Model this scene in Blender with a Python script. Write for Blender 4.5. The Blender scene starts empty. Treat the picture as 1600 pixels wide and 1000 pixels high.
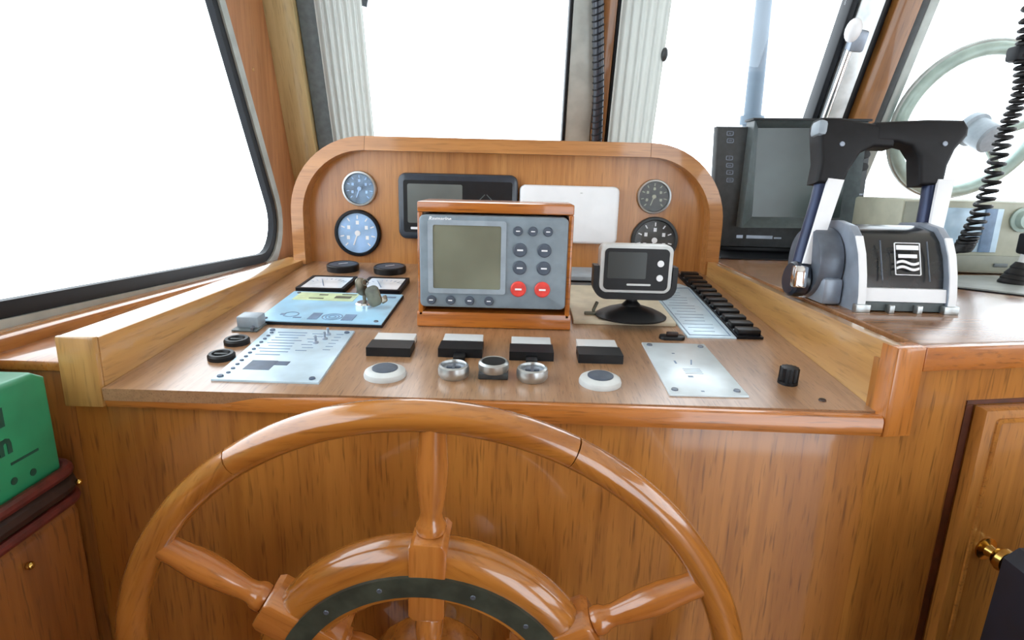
import bpy, bmesh, math, random
from mathutils import Matrix, Vector
random.seed(7)
PI = math.pi
C = bpy.context.scene.collection
sc = bpy.context.scene

# ------------------------------------------------------------------ camera, sky, exposure
cam_data = bpy.data.cameras.new('camera'); cam = bpy.data.objects.new('camera', cam_data); C.objects.link(cam)
cam_data.sensor_width = 36; cam_data.lens = 923.06 * 36 / 1600; cam_data.clip_start = 0.02
def camera_matrix(p, y, r, loc):
    cp, sp, cy, sy = math.cos(p), math.sin(p), math.cos(y), math.sin(y)
    fwd = Vector((sy * cp, cy * cp, -sp)); right = Vector((cy, -sy, 0)); up = right.cross(fwd)
    c, s = math.cos(r), math.sin(r)
    rr = c * right + s * up; uu = -s * right + c * up
    m = Matrix((rr, uu, -fwd)).transposed().to_4x4(); m.translation = loc
    return m
cam.matrix_world = camera_matrix(0.23694, -0.01011, 0.02544, Vector((0, 0, 1.10)))
sc.camera = cam
world = bpy.data.worlds.new('overcast_sky'); sc.world = world; world.use_nodes = True
bg = world.node_tree.nodes['Background']
bg.inputs['Color'].default_value = (0.84, 0.93, 1.0, 1); bg.inputs['Strength'].default_value = 3.4
sc.view_settings.view_transform = 'Standard'; sc.view_settings.look = 'None'
sc.view_settings.gamma = 1; sc.view_settings.use_curve_mapping = False
sc.view_settings.exposure = 0.35
# ------------------------------------------------------------------ materials
def lin(c):
    out = []
    for v in c[:3]:
        v /= 255.0
        out.append(v / 12.92 if v <= 0.04045 else ((v + 0.055) / 1.055) ** 2.4)
    return (*out, 1)
class NT:
    def __init__(self, m):
        self.t = m.node_tree; self.n = self.t.nodes; self.l = self.t.links
        self.b = self.n['Principled BSDF']
    def new(self, kind, **kw):
        x = self.n.new(kind)
        for k, v in kw.items(): setattr(x, k, v)
        return x
def base_mat(name):
    m = bpy.data.materials.new(name); m.use_nodes = True
    return m, NT(m)
def mix(nt, fac, a, b, blend='MIX'):
    x = nt.new('ShaderNodeMix', data_type='RGBA', blend_type=blend)
    for sock, v in ((0, fac), (6, a), (7, b)):
        if hasattr(v, 'links'): nt.l.new(v, x.inputs[sock])
        else: x.inputs[sock].default_value = v
    return x.outputs[2]
def ramp(nt, src, lo, hi):
    x = nt.new('ShaderNodeMapRange'); x.inputs[1].default_value = lo; x.inputs[2].default_value = hi
    nt.l.new(src, x.inputs[0]); return x.outputs[0]
def wood(name, light, mid, dark, axis='Z', rough=0.28, coat=0.35, band=7.0, fine=55.0, pores=0.55, cr=0.07):
    coat = min(1.0, coat * 2.2); fine *= 1.8
    m, nt = base_mat(name)
    tc = nt.new('ShaderNodeTexCoord'); oi = nt.new('ShaderNodeObjectInfo')
    off = nt.new('ShaderNodeVectorMath', operation='SCALE'); off.inputs[0].default_value = (3.7, 5.3, 4.1); nt.l.new(oi.outputs['Random'], off.inputs['Scale'])
    add = nt.new('ShaderNodeVectorMath', operation='ADD'); nt.l.new(tc.outputs['Object'], add.inputs[0]); nt.l.new(off.outputs[0], add.inputs[1])
    def noise(across, along, detail, dist=0.0):
        mp = nt.new('ShaderNodeMapping')
        s = {'X': (along, across, across), 'Y': (across, along, across), 'Z': (across, across, along)}[axis]
        mp.inputs['Scale'].default_value = s
        nt.l.new(add.outputs[0], mp.inputs['Vector'])
        n = nt.new('ShaderNodeTexNoise'); n.inputs['Scale'].default_value = 1; n.inputs['Detail'].default_value = detail
        n.inputs['Distortion'].default_value = dist
        nt.l.new(mp.outputs[0], n.inputs['Vector']); return n.outputs['Fac']
    b = noise(band, 1.2, 4, 0.8); f = noise(fine, 5, 5, 0.3); p = noise(fine * 4, 26, 2)
    c1 = mix(nt, ramp(nt, b, .32, .68), lin(mid), lin(light))
    c2 = mix(nt, ramp(nt, f, .42, 1.0), c1, lin(dark))
    pf = nt.new('ShaderNodeMath', operation='MULTIPLY'); nt.l.new(ramp(nt, p, .56, .72), pf.inputs[0]); pf.inputs[1].default_value = pores
    c3 = mix(nt, pf.outputs[0], c2, lin([v * .62 for v in dark]))
    nt.l.new(c3, nt.b.inputs['Base Color'])
    rr = nt.new('ShaderNodeMapRange'); rr.inputs[3].default_value = rough * .85; rr.inputs[4].default_value = rough * 1.3
    nt.l.new(f, rr.inputs[0]); nt.l.new(rr.outputs[0], nt.b.inputs['Roughness'])
    bp = nt.new('ShaderNodeBump'); bp.inputs['Strength'].default_value = 0.06; bp.inputs['Distance'].default_value = 0.001
    nt.l.new(p, bp.inputs['Height']); nt.l.new(bp.outputs[0], nt.b.inputs['Normal'])
    nt.b.inputs['Coat Weight'].default_value = coat; nt.b.inputs['Coat Roughness'].default_value = cr; nt.b.inputs['Coat IOR'].default_value = 1.55
    return m
def plain(name, c, rough=0.45, metal=0.0, var=0.10, scale=40.0, coat=0.0, emit=None, bump=0.0, spec=None, trans=0.0):
    m, nt = base_mat(name)
    tc = nt.new('ShaderNodeTexCoord'); n = nt.new('ShaderNodeTexNoise')
    n.inputs['Scale'].default_value = scale; n.inputs['Detail'].default_value = 3
    nt.l.new(tc.outputs['Object'], n.inputs['Vector'])
    d = lin([v * (1 - var) for v in c]); l = lin([min(255, v * (1 + var * .6)) for v in c])
    nt.l.new(mix(nt, ramp(nt, n.outputs['Fac'], .35, .65), d, l), nt.b.inputs['Base Color'])
    nt.b.inputs['Roughness'].default_value = rough; nt.b.inputs['Metallic'].default_value = metal
    nt.b.inputs['Coat Weight'].default_value = coat; nt.b.inputs['Coat Roughness'].default_value = .1
    if spec is not None: nt.b.inputs['Specular IOR Level'].default_value = spec
    if trans: nt.b.inputs['Transmission Weight'].default_value = trans
    if bump:
        bp = nt.new('ShaderNodeBump'); bp.inputs['Strength'].default_value = bump; bp.inputs['Distance'].default_value = .001
        nt.l.new(n.outputs['Fac'], bp.inputs['Height']); nt.l.new(bp.outputs[0], nt.b.inputs['Normal'])
    return m
def glass_mat(name, tint=(1, 1, 1, 1), gloss=1.0):
    m = bpy.data.materials.new(name); m.use_nodes = True; t = m.node_tree; t.nodes.clear()
    o = t.nodes.new('ShaderNodeOutputMaterial'); tr = t.nodes.new('ShaderNodeBsdfTransparent'); tr.inputs[0].default_value = tint
    g = t.nodes.new('ShaderNodeBsdfGlossy'); g.inputs['Roughness'].default_value = .02
    fr = t.nodes.new('ShaderNodeLayerWeight'); fr.inputs[0].default_value = .5
    pw = t.nodes.new('ShaderNodeMath'); pw.operation = 'POWER'; pw.inputs[1].default_value = 5
    mu = t.nodes.new('ShaderNodeMath'); mu.operation = 'MULTIPLY_ADD'; mu.inputs[1].default_value = .55 * gloss; mu.inputs[2].default_value = .035 * gloss
    n = t.nodes.new('ShaderNodeTexNoise'); n.inputs['Scale'].default_value = 6
    mr = t.nodes.new('ShaderNodeMapRange'); mr.inputs[3].default_value = .01; mr.inputs[4].default_value = .03
    t.links.new(n.outputs['Fac'], mr.inputs[0]); t.links.new(mr.outputs[0], g.inputs['Roughness'])
    mx = t.nodes.new('ShaderNodeMixShader')
    t.links.new(fr.outputs['Facing'], pw.inputs[0]); t.links.new(pw.outputs[0], mu.inputs[0]); t.links.new(mu.outputs[0], mx.inputs[0])
    t.links.new(tr.outputs[0], mx.inputs[1]); t.links.new(g.outputs[0], mx.inputs[2]); t.links.new(mx.outputs[0], o.inputs[0])
    return m
def cloth(name, c):
    m = bpy.data.materials.new(name); m.use_nodes = True; t = m.node_tree; nt = NT(m)
    b = nt.b; b.inputs['Roughness'].default_value = .9
    n = nt.new('ShaderNodeTexNoise'); n.inputs['Scale'].default_value = 400
    col = mix(nt, n.outputs['Fac'], lin([v * .96 for v in c]), lin(c)); nt.l.new(col, b.inputs['Base Color'])
    tl = nt.new('ShaderNodeBsdfTranslucent'); nt.l.new(col, tl.inputs[0])
    mx = nt.new('ShaderNodeMixShader'); mx.inputs[0].default_value = .22
    nt.l.new(b.outputs[0], mx.inputs[1]); nt.l.new(tl.outputs[0], mx.inputs[2])
    nt.l.new(mx.outputs[0], t.nodes['Material Output'].inputs[0]); return m
M = dict(
    teak_z=wood('varnished_teak_vertical', (192, 130, 60), (164, 102, 40), (126, 72, 26), 'Z', .3, .3, 8),
    teak_x=wood('varnished_teak_long', (189, 131, 63), (164, 101, 43), (126, 71, 26), 'X', .26, .35, 9),
    teak_y=wood('varnished_teak_deep', (183, 124, 58), (158, 96, 41), (122, 68, 26), 'Y', .26, .35, 9),
    panel=wood('instrument_panel_veneer', (200, 142, 80), (178, 116, 56), (146, 88, 40), 'Z', .33, .25, 16, 70, .3, cr=.18),
    arch=wood('arch_teak', (188, 132, 74), (166, 108, 54), (134, 80, 36), 'X', .3, .3, 12, 60, .3),
    dash=wood('dash_veneer', (174, 134, 98), (152, 112, 78), (126, 90, 60), 'Y', .3, .35, 8, 90, .5, cr=.22),
    pale=wood('pale_teak_board', (208, 164, 102), (188, 140, 80), (148, 102, 54), 'Y', .3, .35, 14, 45, .35),
    pale_z=wood('pale_teak_end', (190, 146, 84), (170, 122, 62), (136, 92, 44), 'Z', .3, .35, 16, 45, .3),
    wheel=wood('wheel_teak', (184, 120, 50), (158, 92, 32), (120, 64, 20), 'Y', .2, .6, 16, 60, .3),
    wheel_rim=wood('rim_teak', (184, 120, 52), (156, 92, 32), (118, 64, 20), 'X', .2, .6, 16, 60, .3),
    spoke=wood('spoke_teak', (192, 124, 58), (166, 96, 38), (128, 68, 24), 'Y', .22, .55, 20, 60, .25),
    worktop=wood('worktop_teak', (158, 116, 78), (134, 92, 58), (104, 66, 41), 'X', .22, .5, 8, 60, .4, cr=.2),
    moulding=wood('teak_moulding', (202, 130, 60), (178, 104, 40), (138, 76, 26), 'X', .26, .3, 9),
    moulding_z=wood('teak_moulding_upright', (202, 130, 60), (178, 104, 40), (138, 76, 26), 'Z', .26, .3, 9),
    gap_shade=plain('dark_red_brown_gap_shade', (84, 38, 14), .5, 0, .15, 60),
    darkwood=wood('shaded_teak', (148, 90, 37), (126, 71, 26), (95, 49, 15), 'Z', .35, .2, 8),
    box=wood('radar_box_teak', (193, 116, 39), (167, 92, 26), (126, 62, 15), 'X', .3, .3, 14, 60, .5),
    pillar=wood('pillar_teak', (178, 124, 82), (158, 104, 64), (126, 76, 42), 'Z', .35, .2, 12, 50, .3),
    pillar_y=wood('pillar_teak_raked', (150, 100, 46), (126, 78, 30), (96, 56, 18), 'Y', .35, .2, 12, 50, .3),
    beige=wood('bleached_teak_jamb', (201, 186, 138), (183, 165, 117), (154, 133, 89), 'Z', .4, .15, 12, 50, .3),
    beige_y=wood('bleached_teak_jamb_raked', (201, 186, 138), (183, 165, 117), (154, 133, 89), 'Y', .4, .15, 12, 50, .3),
    alu=plain('satin_aluminium', (186, 190, 190), .34, .9, .08, 30),
    alu_grey=plain('grey_painted_aluminium', (168, 174, 170), .42, .25, .06, 30),
    chrome=plain('polished_chrome', (226, 228, 230), .12, 1.0, .04, 20),
    brass=plain('polished_brass', (214, 176, 96), .2, 1.0, .08, 20),
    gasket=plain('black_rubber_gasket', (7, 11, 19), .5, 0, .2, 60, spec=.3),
    black=plain('black_plastic', (18, 19, 22), .42, 0, .15, 80, spec=.35),
    black_soft=plain('black_rubber_grip', (16, 16, 19), .55, 0, .15, 120, spec=.3, bump=.1),
    housing=plain('gloss_black_housing', (36, 38, 40), .25, 0, .1, 60, coat=.3),
    charcoal=plain('charcoal_plastic', (54, 58, 60), .45, 0, .1, 80),
    charcoal2=plain('mid_charcoal_plastic', (92, 102, 104), .42, 0, .08, 80),
    navy=plain('navy_black_plastic', (28, 38, 52), .32, 0, .1, 80, coat=.3),
    steelblue=plain('blue_grey_lever_metal', (40, 52, 82), .3, .3, .08, 30),
    grey=plain('blue_grey_plastic', (122, 136, 146), .42, 0, .06, 60),
    grey_d=plain('slate_key_rubber', (74, 84, 98), .5, 0, .08, 90),
    grey_l=plain('light_grey_bezel', (150, 162, 172), .4, 0, .05, 60),
    red=plain('red_key_rubber', (226, 70, 62), .45, 0, .08, 90),
    lcd=plain('olive_lcd_glass', (122, 126, 110), .16, 0, .12, 9, coat=.5),
    lcd2=plain('grey_lcd_glass', (106, 112, 110), .2, 0, .1, 9, coat=.5),
    darkglass=plain('dark_screen_glass', (36, 42, 40), .3, 0, .15, 8, coat=.1),
    crt=plain('grey_green_picture_tube', (62, 76, 76), .25, 0, .12, 7, coat=.25),
    white=plain('white_plastic', (238, 240, 243), .35, 0, .01, 40),
    ivory=plain('ivory_plastic', (206, 210, 210), .35, 0, .05, 40),
    cream=plain('cream_plate', (206, 196, 172), .5, 0, .06, 40),
    clear=plain('clear_acrylic', (240, 244, 246), .12, 0, .02, 40, trans=.2),
    plate=plain('pale_blue_anodised_plate', (196, 218, 232), .3, .15, .06, 25),
    platew=plain('white_engraved_plate', (216, 228, 234), .28, .15, .05, 25),
    blueplate=plain('light_blue_printed_plate', (160, 208, 236), .28, .1, .08, 22),
    yellow=plain('pale_green_print', (196, 214, 172), .3, 0, .08, 60),
    print=plain('grey_blue_print', (112, 138, 168), .4, 0, .1, 60),
    print_d=plain('dark_blue_print', (70, 88, 112), .4, 0, .1, 60),
    white_print=plain('white_print', (240, 242, 245), .4, 0, .02, 60),
    gface=plain('pale_blue_gauge_face', (158, 196, 238), .25, 0, .10, 30, coat=.7),
    gface2=plain('dim_blue_gauge_face', (98, 124, 150), .4, 0, .2, 60, coat=.1),
    gface3=plain('dark_gauge_face', (60, 60, 58), .4, 0, .25, 60, coat=.1),
    meter=plain('white_meter_face', (230, 238, 246), .22, 0, .05, 30, coat=.6),
    curtain=cloth('white_curtain_cloth', (206, 208, 204)),
    silver=plain('silver_grey_casting', (150, 160, 174), .36, .3, .08, 40),
    silver_d=plain('dark_silver_casting', (100, 108, 120), .34, .35, .12, 40),
    green=plain('green_plastic_case', (40, 132, 90), .4, 0, .12, 14),
    green_d=plain('dark_green_print', (24, 70, 56), .5, 0, .1, 40),
    oxblood=plain('oxblood_leather_piping', (92, 36, 30), .45, 0, .2, 60, bump=.2),
    dkleather=plain('dark_leather', (48, 30, 24), .5, 0, .2, 60, bump=.2),
    seat=plain('dark_navy_vinyl', (13, 20, 34), .55, 0, .15, 30, bump=.15),
    band=plain('dark_bronze_strip', (66, 72, 62), .45, .3, .18, 50),
    screen_ring=plain('pale_green_grey_enamel', (164, 184, 176), .4, .1, .08, 30),
    radio=plain('grey_beige_enamel', (172, 174, 156), .45, 0, .06, 30),
    radio_d=plain('dim_beige_enamel', (132, 136, 122), .45, 0, .06, 30),
    radio_win=plain('pale_blue_window', (176, 204, 224), .2, 0, .08, 20, coat=.5),
    pole=plain('pale_blue_painted_pole', (80, 96, 110), .5, 0, .05, 6),
    offwhite=plain('offwhite_headlining', (222, 218, 206), .7, 0, .05, 10),
    floor=wood('teak_floor', (148, 103, 54), (126, 83, 41), (91, 56, 26), 'Y', .35, .2, 12),
    key=plain('worn_key_metal', (122, 118, 104), .35, .8, .2, 60),
    fob=plain('dull_green_key_fob', (96, 98, 84), .5, 0, .2, 60),
    glass=glass_mat('window_glass'), cover=glass_mat('instrument_glass', (1, 1, 1, 1), .2),
)

# ------------------------------------------------------------------ mesh helpers
class MB:
    def __init__(self): self.bm = bmesh.new()
    def _add(self, verts, m):
        if m is not None: bmesh.ops.transform(self.bm, matrix=m, verts=verts)
    def box(self, c, s, bev=0, m=None, seg=2):
        r = bmesh.ops.create_cube(self.bm, size=1)
        vs = r['verts']
        bmesh.ops.scale(self.bm, vec=Vector(s), verts=vs); bmesh.ops.translate(self.bm, vec=Vector(c), verts=vs)
        if bev:
            es = list({e for v in vs for e in v.link_edges})
            rb = bmesh.ops.bevel(self.bm, geom=es, offset=bev, segments=seg, affect='EDGES', profile=.5)
            vs = list({v for f in rb['faces'] for v in f.verts} | {v for v in vs if v.is_valid})
        self._add(vs, m); return self
    def prism(self, pts, z0, z1, bev=0, m=None, seg=2):
        vs = [self.bm.verts.new((x, y, z0)) for x, y in pts]
        f = self.bm.faces.new(vs)
        if f.normal.z > 0 or sum(pts[i][0] * pts[(i + 1) % len(pts)][1] - pts[(i + 1) % len(pts)][0] * pts[i][1] for i in range(len(pts))) > 0: f.normal_flip()
        ex = bmesh.ops.extrude_face_region(self.bm, geom=[f], use_keep_orig=True)
        tv = [g for g in ex['geom'] if isinstance(g, bmesh.types.BMVert)]
        bmesh.ops.translate(self.bm, vec=(0, 0, z1 - z0), verts=tv)
        allv = vs + tv
        if bev:
            ts = set(tv); es = [e for e in {e for v in tv for e in v.link_edges} if e.verts[0] in ts and e.verts[1] in ts]
            rb = bmesh.ops.bevel(self.bm, geom=es, offset=bev, segments=seg, affect='EDGES', profile=.5)
            allv = list({v for f in rb['faces'] for v in f.verts} | {v for v in allv if v.is_valid})
        self._add(allv, m); return self
    def holed(self, outer, holes, z0, z1, m=None):
        loops = []
        for pts in [outer] + holes:
            vs = [self.bm.verts.new((x, y, z0)) for x, y in pts]
            loops.append([self.bm.edges.new((vs[i], vs[(i + 1) % len(vs)])) for i in range(len(vs))])
        es = [e for l in loops for e in l]
        r = bmesh.ops.triangle_fill(self.bm, use_beauty=True, use_dissolve=False, edges=es)
        fs = [g for g in r['geom'] if isinstance(g, bmesh.types.BMFace)]
        ex = bmesh.ops.extrude_face_region(self.bm, geom=fs, use_keep_orig=True)
        tv = [g for g in ex['geom'] if isinstance(g, bmesh.types.BMVert)]
        bmesh.ops.translate(self.bm, vec=(0, 0, z1 - z0), verts=tv)
        allv = list({v for e in es for v in e.verts}) + tv
        self._add(allv, m); return self
    def ring(self, outer, inner, z0, z1, m=None, closed=True, zo=None):
        n = len(outer); rows = []
        for pts, z in ((outer, z0), (outer, z1 if zo is None else zo), (inner, z1), (inner, z0)):
            rows.append([self.bm.verts.new((x, y, z)) for x, y in pts])
        k = n if closed else n - 1
        for a in range(4):
            b = (a + 1) % 4
            for i in range(k):
                j = (i + 1) % n
                self.bm.faces.new((rows[a][i], rows[a][j], rows[b][j], rows[b][i]))
        if not closed:
            self.bm.faces.new([rows[a][0] for a in range(4)]); self.bm.faces.new([rows[a][-1] for a in (3, 2, 1, 0)])
        self._add([v for r in rows for v in r], m); return self
    def lathe(self, prof, seg=32, m=None, arc=2 * PI):
        rows = []; n = seg if arc > 6.28 else seg + 1
        for r, z in prof:
            if r <= 1e-6: rows.append([self.bm.verts.new((0, 0, z))])
            else: rows.append([self.bm.verts.new((r * math.cos(arc * i / seg), r * math.sin(arc * i / seg), z)) for i in range(n)])
        for a, b in zip(rows, rows[1:]):
            for i in range(seg):
                j = (i + 1) % n if arc > 6.28 else i + 1
                if len(a) == 1 and len(b) == 1: continue
                if len(a) == 1: self.bm.faces.new((a[0], b[i], b[j]))
                elif len(b) == 1: self.bm.faces.new((a[i], a[j], b[0]))
                else: self.bm.faces.new((a[i], a[j], b[j], b[i]))
        for row, flip in ((rows[0], True), (rows[-1], False)):
            if len(row) > 2 and arc > 6.28: self.bm.faces.new(row[::-1] if flip else row)
        self._add([v for r in rows for v in r], m); return self
    def tube(self, pts, r, seg=10, closed=False, m=None, flat=1.0):
        pts = [Vector(p) for p in pts]; n = len(pts); rows = []; up = None
        for i, p in enumerate(pts):
            a = pts[(i - 1) % n] if closed or i else p; b = pts[(i + 1) % n] if closed or i < n - 1 else p
            d = (b - a).normalized()
            if up is None:
                up = Vector((0, 0, 1)) if abs(d.z) < .9 else Vector((1, 0, 0))
            x = d.cross(up).normalized(); up = x.cross(d).normalized()
            rr = r[i] if isinstance(r, (list, tuple)) else r
            rows.append([self.bm.verts.new(p + x * (rr * math.cos(2 * PI * k / seg)) + up * (flat * rr * math.sin(2 * PI * k / seg))) for k in range(seg)])
        for i in range(n if closed else n - 1):
            a, b = rows[i], rows[(i + 1) % n]
            for k in range(seg):
                l = (k + 1) % seg; self.bm.faces.new((a[k], a[l], b[l], b[k]))
        if not closed:
            self.bm.faces.new(rows[0][::-1]); self.bm.faces.new(rows[-1])
        self._add([v for w in rows for v in w], m); return self
    def sphere(self, c, r, m=None, s=(1, 1, 1)):
        x = bmesh.ops.create_uvsphere(self.bm, u_segments=16, v_segments=10, radius=r)
        bmesh.ops.scale(self.bm, vec=Vector(s), verts=x['verts']); bmesh.ops.translate(self.bm, vec=Vector(c), verts=x['verts'])
        self._add(x['verts'], m); return self
    def cyl(self, c0, c1, r, seg=20, m=None, r2=None): return self.tube([c0, c1], [r, r if r2 is None else r2], seg, m=m)
    def grid(self, fn, nu, nv, m=None, thick=0.0):
        rows = [[self.bm.verts.new(fn(i / nu, j / nv)) for j in range(nv + 1)] for i in range(nu + 1)]
        fs = [self.bm.faces.new((rows[i][j], rows[i + 1][j], rows[i + 1][j + 1], rows[i][j + 1])) for i in range(nu) for j in range(nv)]
        if thick: bmesh.ops.solidify(self.bm, geom=fs, thickness=thick)
        return self
    def build(self, name, mat, parent=None, M4=None, angle=35):
        bmesh.ops.recalc_face_normals(self.bm, faces=self.bm.faces[:])
        me = bpy.data.meshes.new(name); self.bm.to_mesh(me); self.bm.free()
        me.materials.append(mat)
        me.polygons.foreach_set('use_smooth', [True] * len(me.polygons)); me.set_sharp_from_angle(angle=math.radians(angle))
        o = bpy.data.objects.new(name, me); C.objects.link(o)
        if parent is not None: o.parent = parent
        if M4 is not None:
            if parent is not None: o.matrix_basis = M4
            else: o.matrix_world = M4
        return o
def props(o, label, cat, group=None, kind=None):
    if label: o['label'] = label
    if cat: o['category'] = cat
    if group: o['group'] = group
    if kind: o['kind'] = kind
    return o
def thing(name, label, cat, m=None, group=None):
    o = bpy.data.objects.new(name, None); C.objects.link(o); o.empty_display_size = .02
    if m is not None: o.matrix_world = m
    return props(o, label, cat, group)
def struct(o, label=None):
    o['kind'] = 'structure'
    if label: o['label'] = label
    return o
def copy_tree(root, m, label, group=None):
    r = root.copy(); C.objects.link(r); r.matrix_world = m; r['label'] = label
    if group: r['group'] = group
    def kids(src, dst):
        for ch in src.children:
            c = ch.copy(); C.objects.link(c); c.parent = dst; kids(ch, c)
    kids(root, r)
    return r
def text_mesh(s, size, mat, parent, m, name='lettering', depth=.0003, align='CENTER', shear=0.0, bold=0.0):
    cu = bpy.data.curves.new(name, 'FONT'); cu.body = s; cu.size = size; cu.extrude = depth; cu.align_x = align; cu.align_y = 'CENTER'
    cu.shear = shear; cu.offset = bold; cu.resolution_u = 2
    t = bpy.data.objects.new(name, cu); C.objects.link(t)
    dg = bpy.context.evaluated_depsgraph_get()
    me = bpy.data.meshes.new_from_object(t.evaluated_get(dg)); me.name = name
    bpy.data.objects.remove(t); bpy.data.curves.remove(cu)
    me.materials.clear(); me.materials.append(mat)
    o = bpy.data.objects.new(name, me); C.objects.link(o); o.parent = parent; o.matrix_basis = m
    return o
T = Matrix.Translation
def Rx(d): return Matrix.Rotation(math.radians(d), 4, 'X')
def Ry(d): return Matrix.Rotation(math.radians(d), 4, 'Y')
def Rz(d): return Matrix.Rotation(math.radians(d), 4, 'Z')
def frame(o, x, y, z):
    m = Matrix((Vector(x), Vector(y), Vector(z))).transposed().to_4x4(); m.translation = Vector(o); return m
def face(x, y, z): return frame((x, y, z), (1, 0, 0), (0, 0, 1), (0, -1, 0))       # upright, facing aft
DT = math.radians(4.206)
def dash(u, v, h=0.0, rz=0.0):                                                       # on the sloping dash board
    n = Vector((0, -math.sin(DT), math.cos(DT))); a = Vector((0, math.cos(DT), math.sin(DT)))
    return frame(Vector((u, 0.4925, 0.9040)) + a * v + n * h, (1, 0, 0), a, n) @ Rz(rz)
LN = math.radians(18)
def wind(x, y, z=0.0):                                                               # on the raked windscreen
    up = Vector((0, -math.sin(LN), math.cos(LN))); n = Vector((0, -math.cos(LN), -math.sin(LN)))
    return frame(Vector((x, 1.45, 0.945)) + up * y + n * z, (1, 0, 0), up, n)
def rrect(w, h, r, n=6, cx=0, cy=0):
    pts = []
    for (sx, sy, a0) in ((1, 1, 0), (-1, 1, 90), (-1, -1, 180), (1, -1, 270)):
        for i in range(n + 1):
            a = math.radians(a0 + 90 * i / n)
            pts.append((cx + sx * (w / 2 - r) + r * math.cos(a), cy + sy * (h / 2 - r) + r * math.sin(a)))
    return pts
def circle(r, n=32, cx=0, cy=0, a0=0.0): return [(cx + r * math.cos(a0 + 2 * PI * i / n), cy + r * math.sin(a0 + 2 * PI * i / n)) for i in range(n)]
def round_poly(pts, rads, n=8):
    out = []; k = len(pts)
    for i in range(k):
        p = Vector(pts[i]); a = (Vector(pts[i - 1]) - p).normalized(); b = (Vector(pts[(i + 1) % k]) - p).normalized()
        r = rads[i]; ang = a.angle(b); d = r / math.tan(ang / 2)
        c = p + (a + b).normalized() * (r / math.sin(ang / 2))
        s = p + a * d - c; e = p + b * d - c
        a0 = math.atan2(s.y, s.x); a1 = math.atan2(e.y, e.x)
        while a1 - a0 > PI: a1 -= 2 * PI
        while a1 - a0 < -PI: a1 += 2 * PI
        for j in range(n + 1):
            t = a0 + (a1 - a0) * j / n; out.append((c.x + r * math.cos(t), c.y + r * math.sin(t)))
    return out
def offset_poly(pts, d):                                                             # grows a convex polygon by d
    k = len(pts); area = sum(pts[i][0] * pts[(i + 1) % k][1] - pts[(i + 1) % k][0] * pts[i][1] for i in range(k))
    s = 1 if area > 0 else -1; lines = []
    for i in range(k):
        p, q = Vector(pts[i]), Vector(pts[(i + 1) % k]); t = (q - p).normalized(); nrm = Vector((t.y, -t.x)) * s
        lines.append((p + nrm * d, t))
    out = []
    for i in range(k):
        (p, t), (q, u) = lines[i - 1], lines[i]
        den = t.x * u.y - t.y * u.x; w = q - p
        out.append(tuple(p + t * ((w.x * u.y - w.y * u.x) / den)))
    return out

# ================================================================== the cabin
struct(MB().box((0.5, .35, -.02), (2.4, 3.4, .04)).build('floor', M['floor']), 'teak cabin floor')
struct(MB().box((0.5, 0.02, 1.70), (2.4, 2.44, .06)).build('ceiling', M['offwhite']), 'off-white cabin headlining')
# left wall with its big window, in a (Y, Z) frame looking from inside
LWX = -.525
lw = frame((LWX, 0, 0), (0, 1, 0), (0, 0, 1), (1, 0, 0))
win = [(-.30, 1.012), (1.295, .9335), (1.06, 1.352 + .24), (-.30, 1.60)]
win = [(-.30, 1.010), (1.268, .9335), (1.295, .960), (0.98, 1.585), (-.30, 1.60)]
win = [(-.55, 1.020), (1.302, .930), (0.958, 1.59), (-.55, 1.60)]
RW = [.06, .065, .06, .06]
hole = round_poly(offset_poly(win, .032), [r + .032 for r in RW])
outer = [(-1.3, 0), (1.46, 0), (1.46, .95), (1.19, 1.73), (-1.3, 1.73)]
struct(MB().holed(outer, [hole], -.012, 0, lw).build('wall_left', M['pillar']), 'varnished teak left cabin side')
w1 = thing('window_1', 'large left side window with black gasket and grey metal frame', 'window', lw); w1['kind'] = 'structure'
MB().ring(round_poly(offset_poly(win, .040), [r + .040 for r in RW]), round_poly(offset_poly(win, .018), [r + .018 for r in RW]), -.012, .006).build('window_frame', M['alu_grey'], w1)
MB().ring(round_poly(offset_poly(win, .0185), [r + .0185 for r in RW]), round_poly(win, RW), -.010, .002).build('gasket', M['gasket'], w1)
MB().prism(round_poly(offset_poly(win, .006), [r + .006 for r in RW]), -.008, -.004).build('pane', M['glass'], w1)
# ledge and rail under the window
rail = MB()
rail.box((0, 0, -.017), (.036, 1.02, .034), .004, T((-.507, 1.0, .9250)) @ Rx(-1.8))
rail.box((0, 0, -.017), (.036, .98, .034), .004, T((-.507, .01, .9407)))
struct(rail.build('trim_1', M['teak_y']), 'varnished rail under the left side window')
# raked front windscreen: jambs, mullions, sill, panes
def post(name, mat, x0, x1, z0, z1, y0=-.03, y1=.72, n=None, label=None):
    lean = T((.72, .53, 0)) @ Rz(-4) @ T((-.72, -.53, 0)) if .6 < x0 < .8 else Matrix()
    return struct(MB().box(((x0 + x1) / 2, (y0 + y1) / 2, (z0 + z1) / 2), (x1 - x0, y1 - y0, z1 - z0), .004).build(name, mat, None, wind(0, 0) @ lean), label)
post('trim_2', M['beige_y'], -.528, -.464, -.05, .012, label='bleached wooden jamb at the left of the windscreen')
post('trim_3', M['charcoal2'], -.463, -.408, -.04, -.002, label='grey metal frame at the left of the windscreen')
post('trim_4', M['alu_grey'], .092, .148, -.04, .006, label='grey metal mullion of the windscreen')
post('trim_5', M['gasket'], .085, .0915, -.04, .010, label='black rubber strip beside the mullion')
post('trim_6', M['pillar_y'], .149, .179, -.04, .016, label='wooden mullion behind the ribbed cable')
post('trim_7', M['gasket'], .1795, .188, -.04, .010, label='dark strip beside the wooden mullion')
post('trim_8', M['gasket'], .636, .650, -.04, .006, label='dark rubber edge at the right corner post')
post('trim_9', M['alu'], .651, .700, -.04, .010, label='metal frame of the right corner post')
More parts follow.
